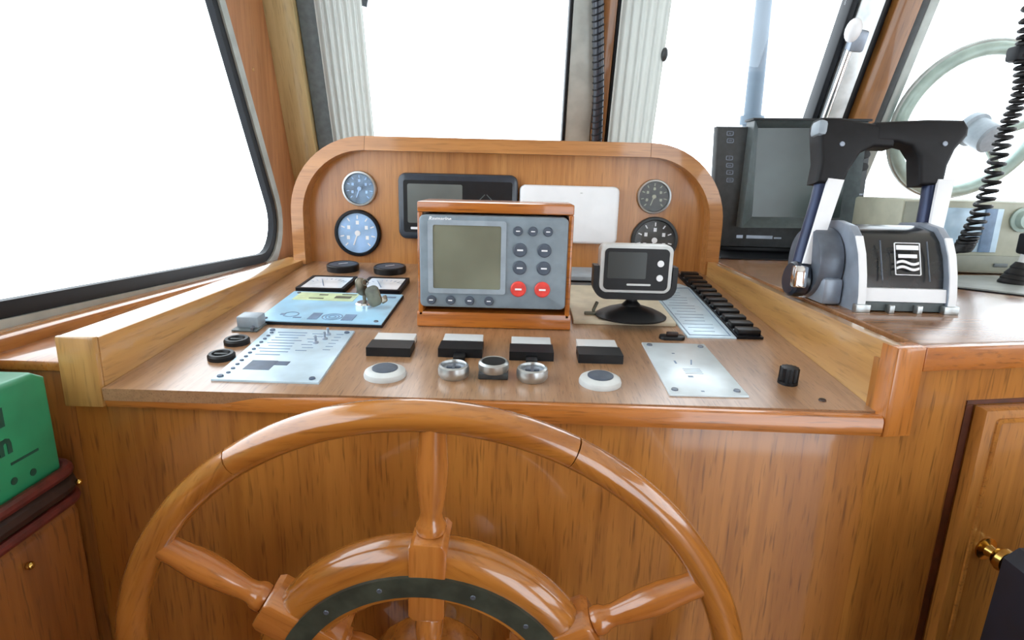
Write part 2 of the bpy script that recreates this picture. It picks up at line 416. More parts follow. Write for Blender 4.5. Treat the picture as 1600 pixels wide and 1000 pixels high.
post('trim_10', M['black'], .7005, .716, -.04, .002, label='black gap beside the corner post wood')
post('trim_11', M['pillar_y'], .7165, .765, -.04, .020, label='wooden strip of the right corner post')
post('trim_12', M['charcoal'], .7655, .785, -.04, .010, label='dark strip at the right of the corner post')
post('trim_13', M['alu_grey'], .7855, .806, -.04, .006, label='pale metal edge of the right windscreen')
post('trim_14', M['teak_x'], -.53, 1.56, -.05, .02, -.08, -.03, label='wooden sill under the windscreen')
post('trim_15', M['teak_x'], -.53, 1.56, -.05, .02, .72, .86, label='wooden header over the windscreen')
for k, (a, b) in enumerate(((-.4075, .0845), (.1885, .6355), (.8065, 1.5))):
    w = thing('window_%d' % (k + 2), ['left', 'middle', 'right'][k] + ' pane of the raked front windscreen', 'window', wind(0, 0)); w['kind'] = 'structure'
    MB().box(((a + b) / 2, .345, -.02), (b - a, .75, .006)).build('pane', M['glass'], w)
# right side and after end (outside the picture); doorway and window shaped to light the console
rw = frame((1.55, 0, 0), (0, 1, 0), (0, 0, 1), (1, 0, 0))
rhole = round_poly([(-.75, .95), (1.1, .95), (.95, 1.5), (-.75, 1.5)], [.05] * 4)
struct(MB().holed([(-1.3, 0), (1.46, 0), (1.46, .95), (1.19, 1.73), (-1.3, 1.73)], [rhole], 0, .04, rw).build('wall_right', M['teak_z']), 'varnished right cabin side')
w5 = thing('window_5', 'unseen right side window sized to light the cabinet and console', 'window', rw); w5['kind'] = 'structure'
MB().prism(rhole, .015, .021).build('pane', M['glass'], w5)
back = MB()
back.box((-.04, -.95, .86), (1.04, .04, 1.72)); back.box((1.50, -.95, .86), (.12, .04, 1.72)); back.box((.96, -.95, 1.66), (.97, .04, .12))
struct(back.build('wall_back', M['teak_z']), 'unseen after bulkhead with open doorway placed to light the console')

# ================================================================== helm console
con = thing('helm_console', 'varnished teak helm console with sloping dash, side boards and arched panel', 'console', T((0, .51, 0)))
def cm(m): return T((0, -.51, 0)) @ m
XL, XR = -.3763, .3237
def Pw(m): return con.matrix_world.inverted() @ m
Ci = T((0, -.51, 0))
def yf(x): return .4935 - (x - .3237) * .0230 if x < .3237 else .4935 + (x - .3237) * .19
# front panel as one veneered sheet, cut round the dash
def front_strip(name, mat, x0, x1, z0, z1, off, th, bev=.0, n=1, parent=con):
    a, b = Vector((x0, yf(x0), 0)), Vector((x1, yf(x1), 0)); d = (b - a).normalized(); nrm = Vector((d.y, -d.x, 0))
    m = frame(a + nrm * off, d, (0, 0, 1), nrm)
    return MB().prism([(0, z0), ((b - a).length, z0), ((b - a).length, z1), (0, z1)], -th, 0, bev, m).build(name, mat, parent, Ci if parent else None)
front_strip('front_panel', M['teak_z'], -.4135, .3237, .0, .884, -.004, .016)
front_strip('front_panel', M['teak_z'], .3245, .398, .0, .952, -.004, .016)
# dash board
dv = 0.558
MB().box(((XL + XR) / 2, dv / 2 + .004, -.006), (XR - XL - .001, dv - .008, .012), 0, dash(0, 0)).build('dash_board', M['dash'], con, Ci)
# lip along the front of the dash, rounded over
lip = MB()
a, b = Vector((-.3765, yf(-.3765), 0)), Vector((.3236, yf(.3237), 0)); d = (b - a).normalized(); nrm = Vector((d.y, -d.x, 0))
prof = [(-.012, .9015), (.0005, .9035), (.004, .9025), (.0055, .8995), (.0058, .890), (.0045, .8855), (.001, .884), (-.012, .884)]
lip.prism([(p[0], p[1]) for p in prof], 0, (b - a).length, 0, frame(a, nrm, (0, 0, 1), d))
lip.build('dash_lip', M['moulding'], con, Ci)
# left board
lb = MB()
lb.prism([(.507, .885), (1.045, .925), (1.045, .9515), (.507, .9515)], 0, .036, .003, frame((-.4125, 0, 0), (0, 1, 0), (0, 0, 1), (1, 0, 0)))
lb.build('side_board', M['pale'], con, Ci)
rb = MB()
rb.prism([(.4975, .886), (1.045, .925), (1.045, .967), (.4975, .967)], 0, .014, .0025, frame((.3237, 0, 0), (0, 1, 0), (0, 0, 1), (1, 0, 0)))
rb.build('side_board', M['pale'], con, Ci)
MB().box((-.395, .504, .919), (.036, .006, .067), .002).build('board_end', M['pale_z'], con, Ci)
front_strip('corner_stile', M['moulding_z'], .3238, .352, .884, .9668, .0058, .018, .003)
# arched instrument panel and its frame
def arch(l, r, top, rad, bottom, n=14):
    pts = [(r, bottom)]
    for i in range(n + 1):
        t = PI / 2 * i / n; pts.append((r - rad + rad * math.cos(t), top - rad + rad * math.sin(t)))
    for i in range(n + 1):
        t = PI / 2 + PI / 2 * i / n; pts.append((l + rad + rad * math.cos(t), top - rad + rad * math.sin(t)))
    pts.append((l, bottom)); return pts
MB().prism(arch(-.383, .328, 1.140, .115, .944), 0, .012, 0, face(0, 1.061, 0)).build('instrument_panel', M['panel'], con, Ci)
AO, AI = arch(-.392, .342, 1.1605, .130, .944), arch(-.3715, .3205, 1.138, .108, .944)
for k0, k1 in ((0, 16), (15, 17), (16, 32)):
    po_, pi_ = AO[k0:k1], AI[k0:k1]
    if k0 == 15: po_ = [(po_[0][0] - .0006, po_[0][1]), (po_[1][0] + .0006, po_[1][1])]; pi_ = [(pi_[0][0] - .0006, pi_[0][1]), (pi_[1][0] + .0006, pi_[1][1])]
    MB().ring(po_, pi_, 0, .048, face(0, 1.064, 0), closed=False).build('panel_arch', M['arch'], con, Ci)
MB().box((0, 0, 0), (.70, .30, .012), .0, T((-.025, 1.215, 1.02))).build('back_shelf', M['teak_x'], con, Ci)
# plugged screw holes of the arch joints
# left filler of the front, set back
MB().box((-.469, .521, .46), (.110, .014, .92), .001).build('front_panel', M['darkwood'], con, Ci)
MB().box((-.469, .560, .921), (.110, .10, .010), .002).build('side_ledge', M['teak_y'], con, Ci)

# ================================================================== right side cabinet and worktop
cab = thing('side_cabinet', 'teak side cabinet with panelled door right of the helm console', 'cabinet', T((.7, .56, 0)))
Cc = T((-.7, -.56, 0))
def cab_strip(name, mat, x0, x1, z0, z1, off, th, bev=0, parent=cab, M4=Cc): 
    a, b = Vector((x0, yf(x0), 0)), Vector((x1, yf(x1), 0)); d = (b - a).normalized(); nrm = Vector((d.y, -d.x, 0))
    m = frame(a + nrm * off, d, (0, 0, 1), nrm)
    return MB().prism([(0, z0), ((b - a).length, z0), ((b - a).length, z1), (0, z1)], -th, 0, bev, m).build(name, mat, parent, M4)
cab_strip('face_frame', M['teak_z'], .3985, 1.2, 0, .945, -.0045, .016)
cab_strip('top_moulding', M['moulding'], .3525, 1.2, .9440, .9664, .0045, .0075, .002)
door = cab_strip('door', M['teak_z'], .4215, .80, .30, .9075, .010, .012, .006)
cab_strip('door_gap_shade', M['gap_shade'], .4135, .4212, .30, .9075, -.0035, .001)  # dark strips laid on the frame, painting the shadow of the door gap
cab_strip('door_gap_shade', M['gap_shade'], .4135, .80, .908, .912, -.0035, .001)
dn = Vector((.19, -1, 0)).normalized(); dd = Vector((1, .19, 0)).normalized()
def on_door(x, z, off): 
    p = Vector((x, yf(x), z)); n = Vector((dd.y, -dd.x, 0)); return frame(p + n * off, dd, (0, 0, 1), n)
MB().ring(rrect(.364, .592, .004, 3), rrect(.356, .584, .003, 3), 0, .0022).build('door_moulding', M['teak_z'], door, on_door(.612, .603, .0095))
kb = MB(); kb.lathe([(.0, 0), (.011, 0), (.0115, .002), (.006, .004), (.0045, .010), (.009, .013), (.0115, .018), (.0105, .023), (.006, .026), (0, .0265)], 24)
kb.build('door_knob', M['brass'], door, on_door(.4530, .7650, .0102))
# worktop: one continuous board
wt = MB()
wt.prism([(.3525, .5035), (1.52, .7285), (1.52, 1.45), (.3435, 1.45), (.3385, 1.10)], .9588, .967, .0025)
props(wt.build('worktop', M['worktop']), 'glossy varnished worktop right of the helm under the throttle', 'worktop')

# ================================================================== steering wheel
a_, b_ = math.radians(-4.31), math.radians(-.75)
U = Vector((math.cos(b_), math.sin(b_), 0)); V = Vector((0, math.sin(a_), math.cos(a_))); N = U.cross(V).normalized(); V = N.cross(U)
wheel = thing('steering_wheel', "wooden ship's wheel with turned spokes and dark banded inner ring", 'steering wheel', frame((-.0684, .4201, .6757), U, V, N))
RM, RT = .255, .0123
sp0 = 88.0
for k in range(6):
    t0 = math.radians(sp0 + 36 + 60 * k); pts = []
    L = math.radians(59.85)
    loc = Rz(math.degrees(t0 + L / 2) - 90)
    seg = [(RM * math.sin(-L / 2 + L * i / 20), RM * math.cos(-L / 2 + L * i / 20), 0) for i in range(21)]
    seg = seg[::-1]
    # grain along the arc: built about local X so that the texture runs along the piece
    MB().tube(seg, RT, 16, flat=1.05).build('rim_segment', M['wheel_rim'], wheel, loc, 50)
spoke_prof = [(.0102, .248), (.0106, .236), (.0124, .216), (.0121, .200), (.0105, .186), (.0088, .174), (.0092, .168), (.0112, .1645), (.0122, .1605), (.0115, .1565), (.0090, .1545)]
low_prof = [(.0095, .086), (.0112, .084), (.0112, .081), (.0086, .079), (.0108, .073), (.0118, .064), (.0112, .054), (.0100, .040)]
for k in range(6):
    s = MB(); rot = Matrix.Rotation(-PI / 2, 4, 'X')
    s.lathe([(r, z) for r, z in spoke_prof[::-1]], 20, rot); s.lathe([(r, z) for r, z in low_prof[::-1]], 20, rot)
    s.prism([(-.0145, .088), (-.0105, .0835), (.0105, .0835), (.0145, .088), (.0145, .151), (.0105, .1555), (-.0105, .1555), (-.0145, .151)], -.0175, .0185, .002)
    s.build('spoke', M['spoke'], wheel, Rz(sp0 + 60 * k - 90) @ T((0, 0, 0)), 40)
def ring_section():
    o, i, f, bk = .1475, .100, .0165, -.0165
    pts = [(i + .002, bk), (o - .012, bk)]
    for j in range(5): t = -PI / 2 + PI / 2 * j / 4; pts.append((o - .012 + .012 * math.cos(t), bk + .012 + .012 * math.sin(t)))
    for j in range(7): t = PI / 2 * j / 6; pts.append((o - .017 + .017 * math.cos(t), f - .017 + .017 * math.sin(t)))
    pts += [(i + .004, f), (i, f - .004), (i, bk + .002)]
    return pts
for k in range(6):
    a0 = sp0 + 60 * k + 5.6; L = math.radians(60 - 11.2)
    prof = ring_section(); m = MB(); rows = []
    for j in range(15):
        t = -L / 2 + L * j / 14
        rows.append([m.bm.verts.new((r * math.sin(t), r * math.cos(t), z)) for r, z in prof])
    for A, B in zip(rows, rows[1:]):
        for q in range(len(prof)): w = (q + 1) % len(prof); m.bm.faces.new((A[q], A[w], B[w], B[q]))
    m.bm.faces.new(rows[0][::-1]); m.bm.faces.new(rows[-1])
    m.build('ring_segment', M['wheel_rim'], wheel, Rz(a0 + math.degrees(L / 2) - 90), 40)
bnd = MB().ring(circle(.1265, 96), circle(.1085, 96), .0158, .0194).build('inlaid_band', M['band'], wheel)
for k in range(12):
    t = math.radians(sp0 + 18 + 24 * (k % 2) + 60 * (k // 2))
    MB().lathe([(0, 0), (.0022, 0), (.0018, .0006), (0, .0006)], 10).build('screw', M['silver_d'], bnd, T((.1175 * math.cos(t), .1175 * math.sin(t), .0194)))
hub = MB().lathe([(0, -.024), (.05, -.024), (.052, -.020), (.052, .018), (.048, .022), (0, .022)], 40).build('hub', M['wheel'], wheel)
MB().lathe([(0, .022), (.030, .022), (.030, .026), (.016, .028), (.016, .036), (.010, .040), (0, .041)], 24).build('hub_cap', M['chrome'], wheel)
MB().lathe([(.016, -.075), (.016, -.023)], 20).build('shaft', M['chrome'], wheel)

# ================================================================== instruments on the arched panel
PY = 1.049
def gauge(label, x, z, r, bezel, fc, tick, style):
    g = thing('round_gauge', label, 'gauge', face(x, PY, z), 'gauges on the arched panel')
    MB().lathe([(r * .8, 0), (r, 0), (r, .005), (r * .97, .008), (r * .88, .0085), (r * .85, .006), (r * .85, .003)], 48).build('bezel', bezel, g)
    MB().lathe([(0, 0), (r * .87, 0), (r * .87, .0035), (0, .0035)], 40).build('dial', fc, g)
    m = MB()
    for k in range(9):
        t = math.radians(225 - 270 * k / 8); R1 = r * .68 
        m.box((0, 0, 0), (r * .16, r * .05, .0004), 0, T((R1 * math.cos(t), R1 * math.sin(t), .0037)) @ Matrix.Rotation(t, 4, 'Z'))
    if style: 
        for k in range(5):
            t = math.radians(205 - 230 * k / 4); m.box((0, 0, 0), (r * .13, r * .16, .0004), 0, T((r * .45 * math.cos(t), r * .45 * math.sin(t), .0037)))
    m.build('scale_marks', tick, g)
    n = MB(); t = math.radians(250 if style else 60)
    n.box((r * .24, 0, .0042), (r * .62, r * .05, .0006), 0, Matrix.Rotation(t, 4, 'Z')); n.lathe([(r * .12, .0036), (r * .12, .0052), (0, .0054)], 16)
    n.build('needle', tick, g)
    MB().lathe([(0, .0062), (r * .85, .0062), (r * .85, .0066), (0, .0066)], 40).build('glass', M['cover'], g)
gauge('small chrome rimmed gauge with bluish face, upper left of the arched panel', -.2810, 1.0745, .0300, M['alu'], M['gface2'], M['gface'], 1)
gauge('larger black rimmed gauge with pale blue face, lower left of the arched panel', -.2868, .9975, .0410, M['gasket'], M['gface'], M['white_print'], 1)
gauge('small chrome rimmed gauge with dark face, upper right of the arched panel', .2293, 1.0735, .0295, M['alu'], M['gface3'], M['radio'], 1)
gauge('larger dark gauge half hidden behind the small display on its stand', .2358, .9985, .0410, M['charcoal'], M['gface3'], M['white_print'], 1)

nav = thing('chart_display', 'black flush display with grey screen behind the wooden radar box', 'display', face(-.1085, PY, 1.0475))
MB().prism(rrect(.205, .112, .014), 0, .020, .004).build('housing', M['navy'], nav)
MB().prism(rrect(.186, .088, .004), .0196, .0208).build('fascia', M['black'], nav)
MB().prism(rrect(.094, .066, .003, 3, -.039, .005), .0207, .0216).build('screen', M['lcd2'], nav)
m = MB()
for s in (-1, 1): m.box((0, 0, 0), (.030, .0014, .0008), 0, T((.048 + s * .012, .012, .0214)) @ Rz(-s * 45))
m.build('arrow_mark', M['charcoal2'], nav)
text_mesh('4', .011, M['white_print'], nav, T((.048, .0085, .0213)))
MB().prism(rrect(.026, .004, .001, 2, -.068, -.037), .0207, .0212).build('lettering', M['white_print'], nav)

wc = thing('white_cover', 'white plastic instrument cover on the arched panel behind the radar box', 'cover', face(.0825, PY, 1.0395))
MB().prism(rrect(.171, .098, .010), 0, .018, .005, seg=3).build('shell', M['white'], wc)
MB().box((.02, .0375, .0185), (.004, .002, .002), .0005).build('latch_mark', M['ivory'], wc)

# ================================================================== radar display in its wooden box
rd = thing('radar_display', 'grey radar display with red keys in an open wooden box', 'radar', dash(-.0295, .2085, .0, .0))
# local: x right, y along the dash, z up the dash normal; the box itself stands upright
up = Rx(-4.206)
W_, H_, D_ = .184, .149, .085
def rbox(name, mat, c, s, bev=.0015): return MB().box(c, s, bev).build(name, mat, rd, up)
rbox('case_top', M['box'], (0, D_ / 2, H_ - .004), (W_, D_, .012))
rbox('case_base', M['box'], (0, D_ / 2, .010), (W_ + .004, D_, .019))
rbox('case_side', M['box'], (-W_ / 2 + .003, D_ / 2, H_ / 2 + .002), (.006, D_, H_ - .024))
rbox('case_side', M['box'], (W_ / 2 - .003, D_ / 2, H_ / 2 + .002), (.006, D_, H_ - .024))
rbox('case_back', M['box'], (0, D_ - .004, H_ / 2), (W_ - .012, .006, H_ - .024))
rfm = up @ frame((-.0015, .0, .0815), (1, 0, .004), (0, 0, 1), (0, -1, 0))
WB, HB = .1745, .1095
rf = MB().prism(rrect(WB, HB, .006), -.030, .007, .003).build('display_body', M['grey'], rd, rfm)
MB().ring(rrect(.092, .0865, .003, 3, -.031, .006), rrect(.080, .075, .002, 3, -.031, .006), .006, .0088).build('screen_bezel', M['grey_l'], rf)
MB().prism(rrect(.081, .076, .002, 3, -.031, .006), .0065, .0076).build('screen', M['lcd'], rf)
text_mesh('Raymarine', .0062, M['white_print'], rf, T((-.063, .0505, .007)), shear=.3, bold=.0001)
def key(x, y, r, mat, mark=True, sx=1.0):
    k = MB(); k.lathe([(0, 0), (r, 0), (r, .0018), (r * .86, .0028), (0, .003)], 20, Matrix.Diagonal((sx, 1, 1, 1))); o = k.build('key', mat, rf, T((x, y, .007)))
    if mark: MB().box((0, 0, .0031), (r * .85 * sx, r * .22, .0003)).build('key_mark', M['white_print'], o)
for x in (-.0735, -.0505, -.0275, -.0045): key(x, -.0455, .0055, M['grey_d'])
for x in (.0285, .0460, .0635): key(x, .0385, .0055, M['grey_d'])
for x in (.0315, .0600):
    key(x, .0165, .0082, M['grey_d']); key(x, -.0045, .0082, M['grey_d'])
key(.0305, -.0300, .0094, M['red']); key(.0590, -.0300, .0094, M['red'])

# ================================================================== small display on a suction stand
gp = thing('compass_display', 'small silver rimmed display in a black cradle on a suction foot', 'display', dash(.1455, .256, .0061))
ug = Rx(-4.206)
MB().lathe([(0, 0), (.0450, 0), (.0455, .002), (.041, .005), (.031, .0095), (.020, .0130), (.0125, .0148), (.0115, .0165), (.0090, .019), (.0072, .021), (.0072, .029), (.0, .029)], 40).build('suction_foot', M['black'], gp, ug)
gz = .025
gm = ug @ T((.0, -.006, gz)) 
def cr(w, h, r, n, z0):
    pts = [(-w / 2, z0 + h)]
    for i in range(n + 1): t = PI + PI / 2 * i / n; pts.append((-w / 2 + r + r * math.cos(t), z0 + r + r * math.sin(t)))
    for i in range(n + 1): t = -PI / 2 + PI / 2 * i / n; pts.append((w / 2 - r + r * math.cos(t), z0 + r + r * math.sin(t)))
    pts.append((w / 2, z0 + h)); return pts
MB().ring(cr(.1045, .042, .018, 8, 0), cr(.0915, .034, .013, 8, .008), -.012, .010, closed=False, m=frame((0, 0, 0), (1, 0, 0), (0, 0, 1), (0, -1, 0))).build('cradle', M['black'], gp, gm)
gb = MB().prism(rrect(.091, .061, .009), -.012, .010, .003).build('housing', M['ivory'], gp, gm @ frame((0, 0, .0385), (1, 0, 0), (0, 0, 1), (0, -1, 0)))
MB().prism(rrect(.080, .052, .006), .0095, .0112).build('fascia', M['black'], gb)
MB().prism(rrect(.048, .033, .002, 3, -.012, .005), .0111, .0118).build('screen', M['darkglass'], gb)
for y in (.008, -.010): MB().lathe([(0, 0), (.0042, 0), (.0040, .0012), (0, .0016)], 16).build('button', M['white'], gb, T((.0295, y, .0111)))
MB().prism(rrect(.030, .0025, .001, 2, .004, -.0190), .0111, .0115).build('lettering', M['ivory'], gb)
props(MB().tube([(.182, .775, .957), (.196, .79, .957), (.212, .82, .962), (.232, .87, .9655), (.250, .93, .957), (.27, 1.0, .952)], .0019, 8).build('display_cable', M['black']), 'thin black cable running behind the small display over the white fuse label', 'cable')

# ================================================================== dash instruments
def round_meter(label, u, v):
    g = thing('round_dash_gauge', label, 'gauge', dash(u, v), 'round gauges lying in the dash')
    MB().lathe([(.020, 0), (.0262, 0), (.0268, .003), (.0268, .0095), (.0255, .0110), (.0235, .0112), (.0230, .0100)], 40).build('bezel', M['black'], g)
    MB().lathe([(0, 0), (.0232, 0), (.0232, .0103), (0, .0103)], 32).build('dial', M['grey_d'], g)
    MB().box((.002, .004, .0105), (.016, .0012, .0004), 0, Rz(35)).build('needle', M['white_print'], g)
round_meter('round black gauge lying in the dash behind the left square meter', -.298, .497)
round_meter('round black gauge lying in the dash behind the right square meter', -.217, .490)
def sq_meter(label, u, v, w=.071, l=.080):
    g = thing('square_meter', label, 'meter', dash(u, v + l / 2), 'square meters on the dash')
    MB().ring(rrect(w, l, .003, 3), rrect(w - .010, l - .012, .002, 3), 0, .0068).build('bezel', M['gasket'], g)
    MB().box((0, 0, .0030), (w - .009, l - .011, .006)).build('dial', M['meter'], g)
    m = MB()
    for k in range(9):
        t = math.radians(140 - 100 * k / 8); m.box((0, 0, 0), (.006, .001, .0003), 0, T((.032 * math.cos(t), -.022 + .042 * math.sin(t), .0062)) @ Matrix.Rotation(t, 4, 'Z'))
    m.box((0, 0, 0), (.036, .0012, .0004), 0, T((-.006, -.004, .0064)) @ Rz(110))
    m.build('scale_marks', M['print'], g)
sq_meter('square white faced meter left of the ignition key', -.2895, .348)
sq_meter('square white faced meter right behind the ignition key', -.204, .348, .064)

ep = thing('engine_panel', 'light blue printed engine panel holding the ignition key', 'panel', dash(-.2435, .2685))
EP = [(-.0755, -.067), (.0785, -.069), (.0785, .066), (-.0785, .0695)]
MB().prism(offset_poly(EP, .001), 0, .0035, .0008).build('backing', M['gasket'], ep)
MB().prism(EP, .0033, .0048).build('plate', M['blueplate'], ep)
MB().prism([(-.066, .026), (.018, .024), (.018, .062), (-.066, .064)], .0047, .0052).build('print_panel', M['yellow'], ep)
m = MB(); m.box((.0, .042, .0055), (.022, .010, .0005)); m.box((-.03, .052, .0055), (.012, .004, .0005)); m.box((.005, .056, .0055), (.02, .003, .0005)); m.box((-.035, .034, .0055), (.02, .003, .0005))
m.build('lettering', M['fob'], ep)
m = MB()
for (x, y, w, l) in ((-.010, -.045, .012, .026), (.033, -.047, .014, .024), (-.052, -.040, .006, .006), (-.030, -.052, .010, .004), (.052, .050, .040, .006), (.055, .034, .012, .010)): m.box((x, y, .0050), (w, l, .0005))
for r in (.013, .009, .005): m.ring(circle(r, 28, .012, -.046), circle(r - .0014, 28, .012, -.046), .0047, .0052)
m.ring(circle(.010, 24, -.042, -.040), circle(.0085, 24, -.042, -.040), .0047, .0052)
m.build('gauge_print', M['print'], ep)
for x, y in ((-.068, .060), (.070, -.060), (-.067, -.058)): MB().lathe([(0, 0), (.003, 0), (.0025, .0014), (0, .0016)], 12).build('screw', M['silver_d'], ep, T((x, y, .0047)))
MB().lathe([(0, 0), (.012, 0), (.012, .004), (.010, .006), (0, .006)], 24).build('key_switch', M['chrome'], ep, T((.040, .004, .0047)))
# keys
ky = thing('ignition_key', 'worn ignition key with dull fob standing in the engine panel', 'key', dash(-.2035, .2725, .0107) @ Matrix.Scale(.8, 4))
k = MB(); k.box((0, 0, .006), (.006, .0022, .012), .0006); k.prism(rrect(.018, .030, .008, 5, 0, .026), -.0015, .0015, .0006, frame((0, 0, 0), (.85, .5, 0), (-.15, 0, 1), (.5, -.85, 0)))
k.build('key_blade', M['key'], ky)
MB().tube([(.005 * math.cos(t) + .003, -.002, .034 + .005 * math.sin(t)) for t in [2 * PI * i / 20 for i in range(20)]], .0008, 6, True).build('key_ring', M['key'], ky)
MB().prism(rrect(.024, .034, .009, 5), 0, .004, .0015, frame((.019, -.012, .014), (.9, -.1, .42), (-.35, .25, .9), (-.2, -.95, .2))).build('key_fob', M['fob'], ky)
MB().prism(rrect(.011, .022, .004, 4), 0, .002, .0006, frame((.034, -.004, .006), (.8, .2, .5), (-.3, .9, .2), (-.4, -.3, .85))).build('spare_key', M['key'], ky)

ap = thing('alarm_panel', 'pale blue engraved alarm panel with a row of dots, front left of dash', 'panel', dash(-.239, .105))
AP = [(-.0485, -.074), (.0535, -.0745), (.047, .075), (-.0555, .077)]
MB().prism(AP, 0, .0022, .0005).build('plate', M['plate'], ap)
m = MB()
for k in range(12):
    t = k / 11; m.lathe([(0, 0), (.0022, 0), (.002, .001), (0, .0012)], 8, T((-.0395 - .006 * t, -.058 + .118 * t, .0021)))
m.build('indicator_lamps', M['print_d'], ap)
m = MB()
for k in range(9): m.box((-.022 + (k % 2) * .003, -.008 + .0088 * k, .0023), (.026 + .004 * (k % 3), .0016, .0003))
for k in range(7): m.box((.008 + (k % 2) * .004, .006 + .009 * k, .0023), (.012, .0014, .0003))
for k in range(6): m.box((.034, .010 + .010 * k, .0023), (.008, .0014, .0003))
m.build('engraved_text', M['print'], ap)
m = MB(); m.box((-.017, -.037, .0023), (.026, .024, .0004)); m.box((.002, -.031, .0023), (.014, .010, .0004)); m.build('nameplate', M['print_d'], ap)
for x, y in ((-.043, -.067), (.045, -.067), (.040, .067), (-.048, .069)): MB().lathe([(0, 0), (.0032, 0), (.0028, .0014), (0, .0016)], 12).build('screw', M['print_d'], ap, T((x, y, .0021)))
for x, y in ((.016, .030), (.022, .043), (.021, .058)):
    o = MB().lathe([(0, 0), (.003, 0), (.003, .002), (.0012, .003), (.0016, .0085), (0, .0095)], 12).build('toggle', M['silver'], ap, T((x, y, .0021)))

for (u, v, lb_) in ((-.3055, .0885, 'round black socket on the dash, nearest the left front corner'), (-.3105, .134, 'round black socket on the dash beside the small grey box')):
    s = thing('round_socket', lb_, 'socket', dash(u, v), 'round sockets at the left dash edge')
    MB().lathe([(.0075, 0), (.0135, 0), (.0135, .004), (.012, .006), (.009, .006), (.0075, .0035)], 28).build('collar', M['black'], s)
    MB().lathe([(0, 0), (.008, 0), (.008, .003), (0, .003)], 20).build('core', M['navy'], s)
    MB().box((0, 0, .0045), (.014, .003, .002), .0005).build('bar', M['charcoal'], s)
gbx = thing('small_grey_box', 'small grey plastic box beside the engine panel at the left board', 'box', dash(-.3195, .188))
MB().box((0, .004, .008), (.026, .022, .014), .002).build('body', M['grey_l'], gbx); MB().box((0, 0, .001), (.030, .034, .002), .0005).build('flange', M['charcoal2'], gbx)
MB().cyl((.008, -.010, .004), (.010, -.018, .004), .002).build('stub', M['silver_d'], gbx)

# rocker switches with clear half and the knobs before them
def rocker(label, u, v, tab):
    s = thing('rocker_switch', label, 'switch', dash(u, v), 'black and clear rocker switches on the dash')
    MB().prism([(0, 0), (.030, 0), (.029, .0085), (.001, .0095)], -.0235, .0235, .0, frame((0, 0, 0), (0, 1, 0), (0, 0, 1), (1, 0, 0))).build('black_half', M['black'], s)
    MB().prism([(.0305, 0), (.052, 0), (.052, .0085), (.0305, .0085)], -.022, .022, .001, frame((0, 0, 0), (0, 1, 0), (0, 0, 1), (1, 0, 0))).build('clear_half', M['clear'], s)
    if tab: MB().box((0, -.006, .003), (.012, .014, .006), .001).build('tab', M['black'], s)
rocker('black and clear rocker switch, leftmost of the four before the radar box', -.1365, .106, 0)
rocker('black and clear rocker switch above the left chrome knob', -.0605, .109, 1)
rocker('black and clear rocker switch above the right chrome knob', .0155, .1055, 1)
rocker('black and clear rocker switch, rightmost of the four on the dash', .0885, .103, 0)
def button(label, u, v):
    s = thing('push_button', label, 'button', dash(u, v), 'white ringed black push buttons')
    MB().lathe([(.010, 0), (.0205, 0), (.0207, .002), (.0195, .005), (.015, .0075), (.0125, .0075)], 40).build('collar', M['ivory'], s)
    MB().lathe([(0, 0), (.0125, 0), (.0125, .0082), (.0115, .0088), (0, .0084)], 32).build('button_cap', M['grey_d'], s)
button('white ringed push button with dark centre, left end of the front row', -.1285, .0565)
button('white ringed push button with dark centre, right end of the front row', .0815, .0530)
def knob(label, u, v):
    s = thing('chrome_knob', label, 'knob', dash(u, v), 'chrome knobs in the front row')
    MB().lathe([(0, 0), (.013, 0), (.0152, .003), (.0155, .008), (.0145, .012), (.0125, .013), (.0115, .0115), (.0115, .008)], 36).build('ring', M['alu'], s)
    MB().lathe([(0, 0), (.012, 0), (.012, .009), (0, .009)], 24).build('recess', M['silver'], s)
    m = MB(); m.box((0, 0, .0098), (.014, .003, .002), .0005); m.box((0, 0, .0098), (.003, .014, .002), .0005); m.build('cross', M['silver_d'], s)
knob('chrome knob with a cross recess, left of the dark topped knob', -.0615, .0590)
knob('chrome knob with a cross recess, right of the dark topped knob', .0155, .0575)
s = thing('dark_topped_knob', 'chrome ringed knob with black top on a square dark base', 'knob', dash(-.0225, .0635))
MB().box((0, 0, .003), (.029, .022, .006), .001).build('base', M['charcoal'], s)
MB().lathe([(.010, .006), (.0140, .006), (.0152, .009), (.0150, .014), (.0130, .016), (.0115, .0155)], 36).build('ring', M['alu'], s)
MB().lathe([(0, .006), (.0118, .006), (.0118, .0155), (0, .0163)], 28).build('top', M['black'], s)

rp = thing('white_plate', 'white engraved plate screwed flat to the right front of the dash', 'plate', dash(.180, .0985))
RP = [(-.037, -.0715), (.037, -.070), (.036, .0705), (-.036, .0705)]
MB().prism(RP, 0, .002, .0005).build('plate', M['platew'], rp)
for x, y in ((-.030, -.061), (.029, -.060), (.029, .060), (-.029, .061)): MB().lathe([(0, 0), (.0034, 0), (.003, .0014), (0, .0016)], 12).build('screw', M['silver_d'], rp, T((x, y, .0019)))
m = MB(); m.box((.002, .012, .0021), (.0015, .014, .0003), 0, Rz(-15)); m.box((-.012, .010, .0021), (.002, .008, .0003)); m.box((-.006, -.028, .0021), (.005, .003, .0003)); m.box((-.004, -.063, .0021), (.003, .002, .0003)); m.box((-.008, .036, .0021), (.003, .002, .0003))
for k in range(4): m.box((.0, -.02 + .004 * k, .0021), (.018, .0006, .0002))
m.build('engraving', M['print'], rp)

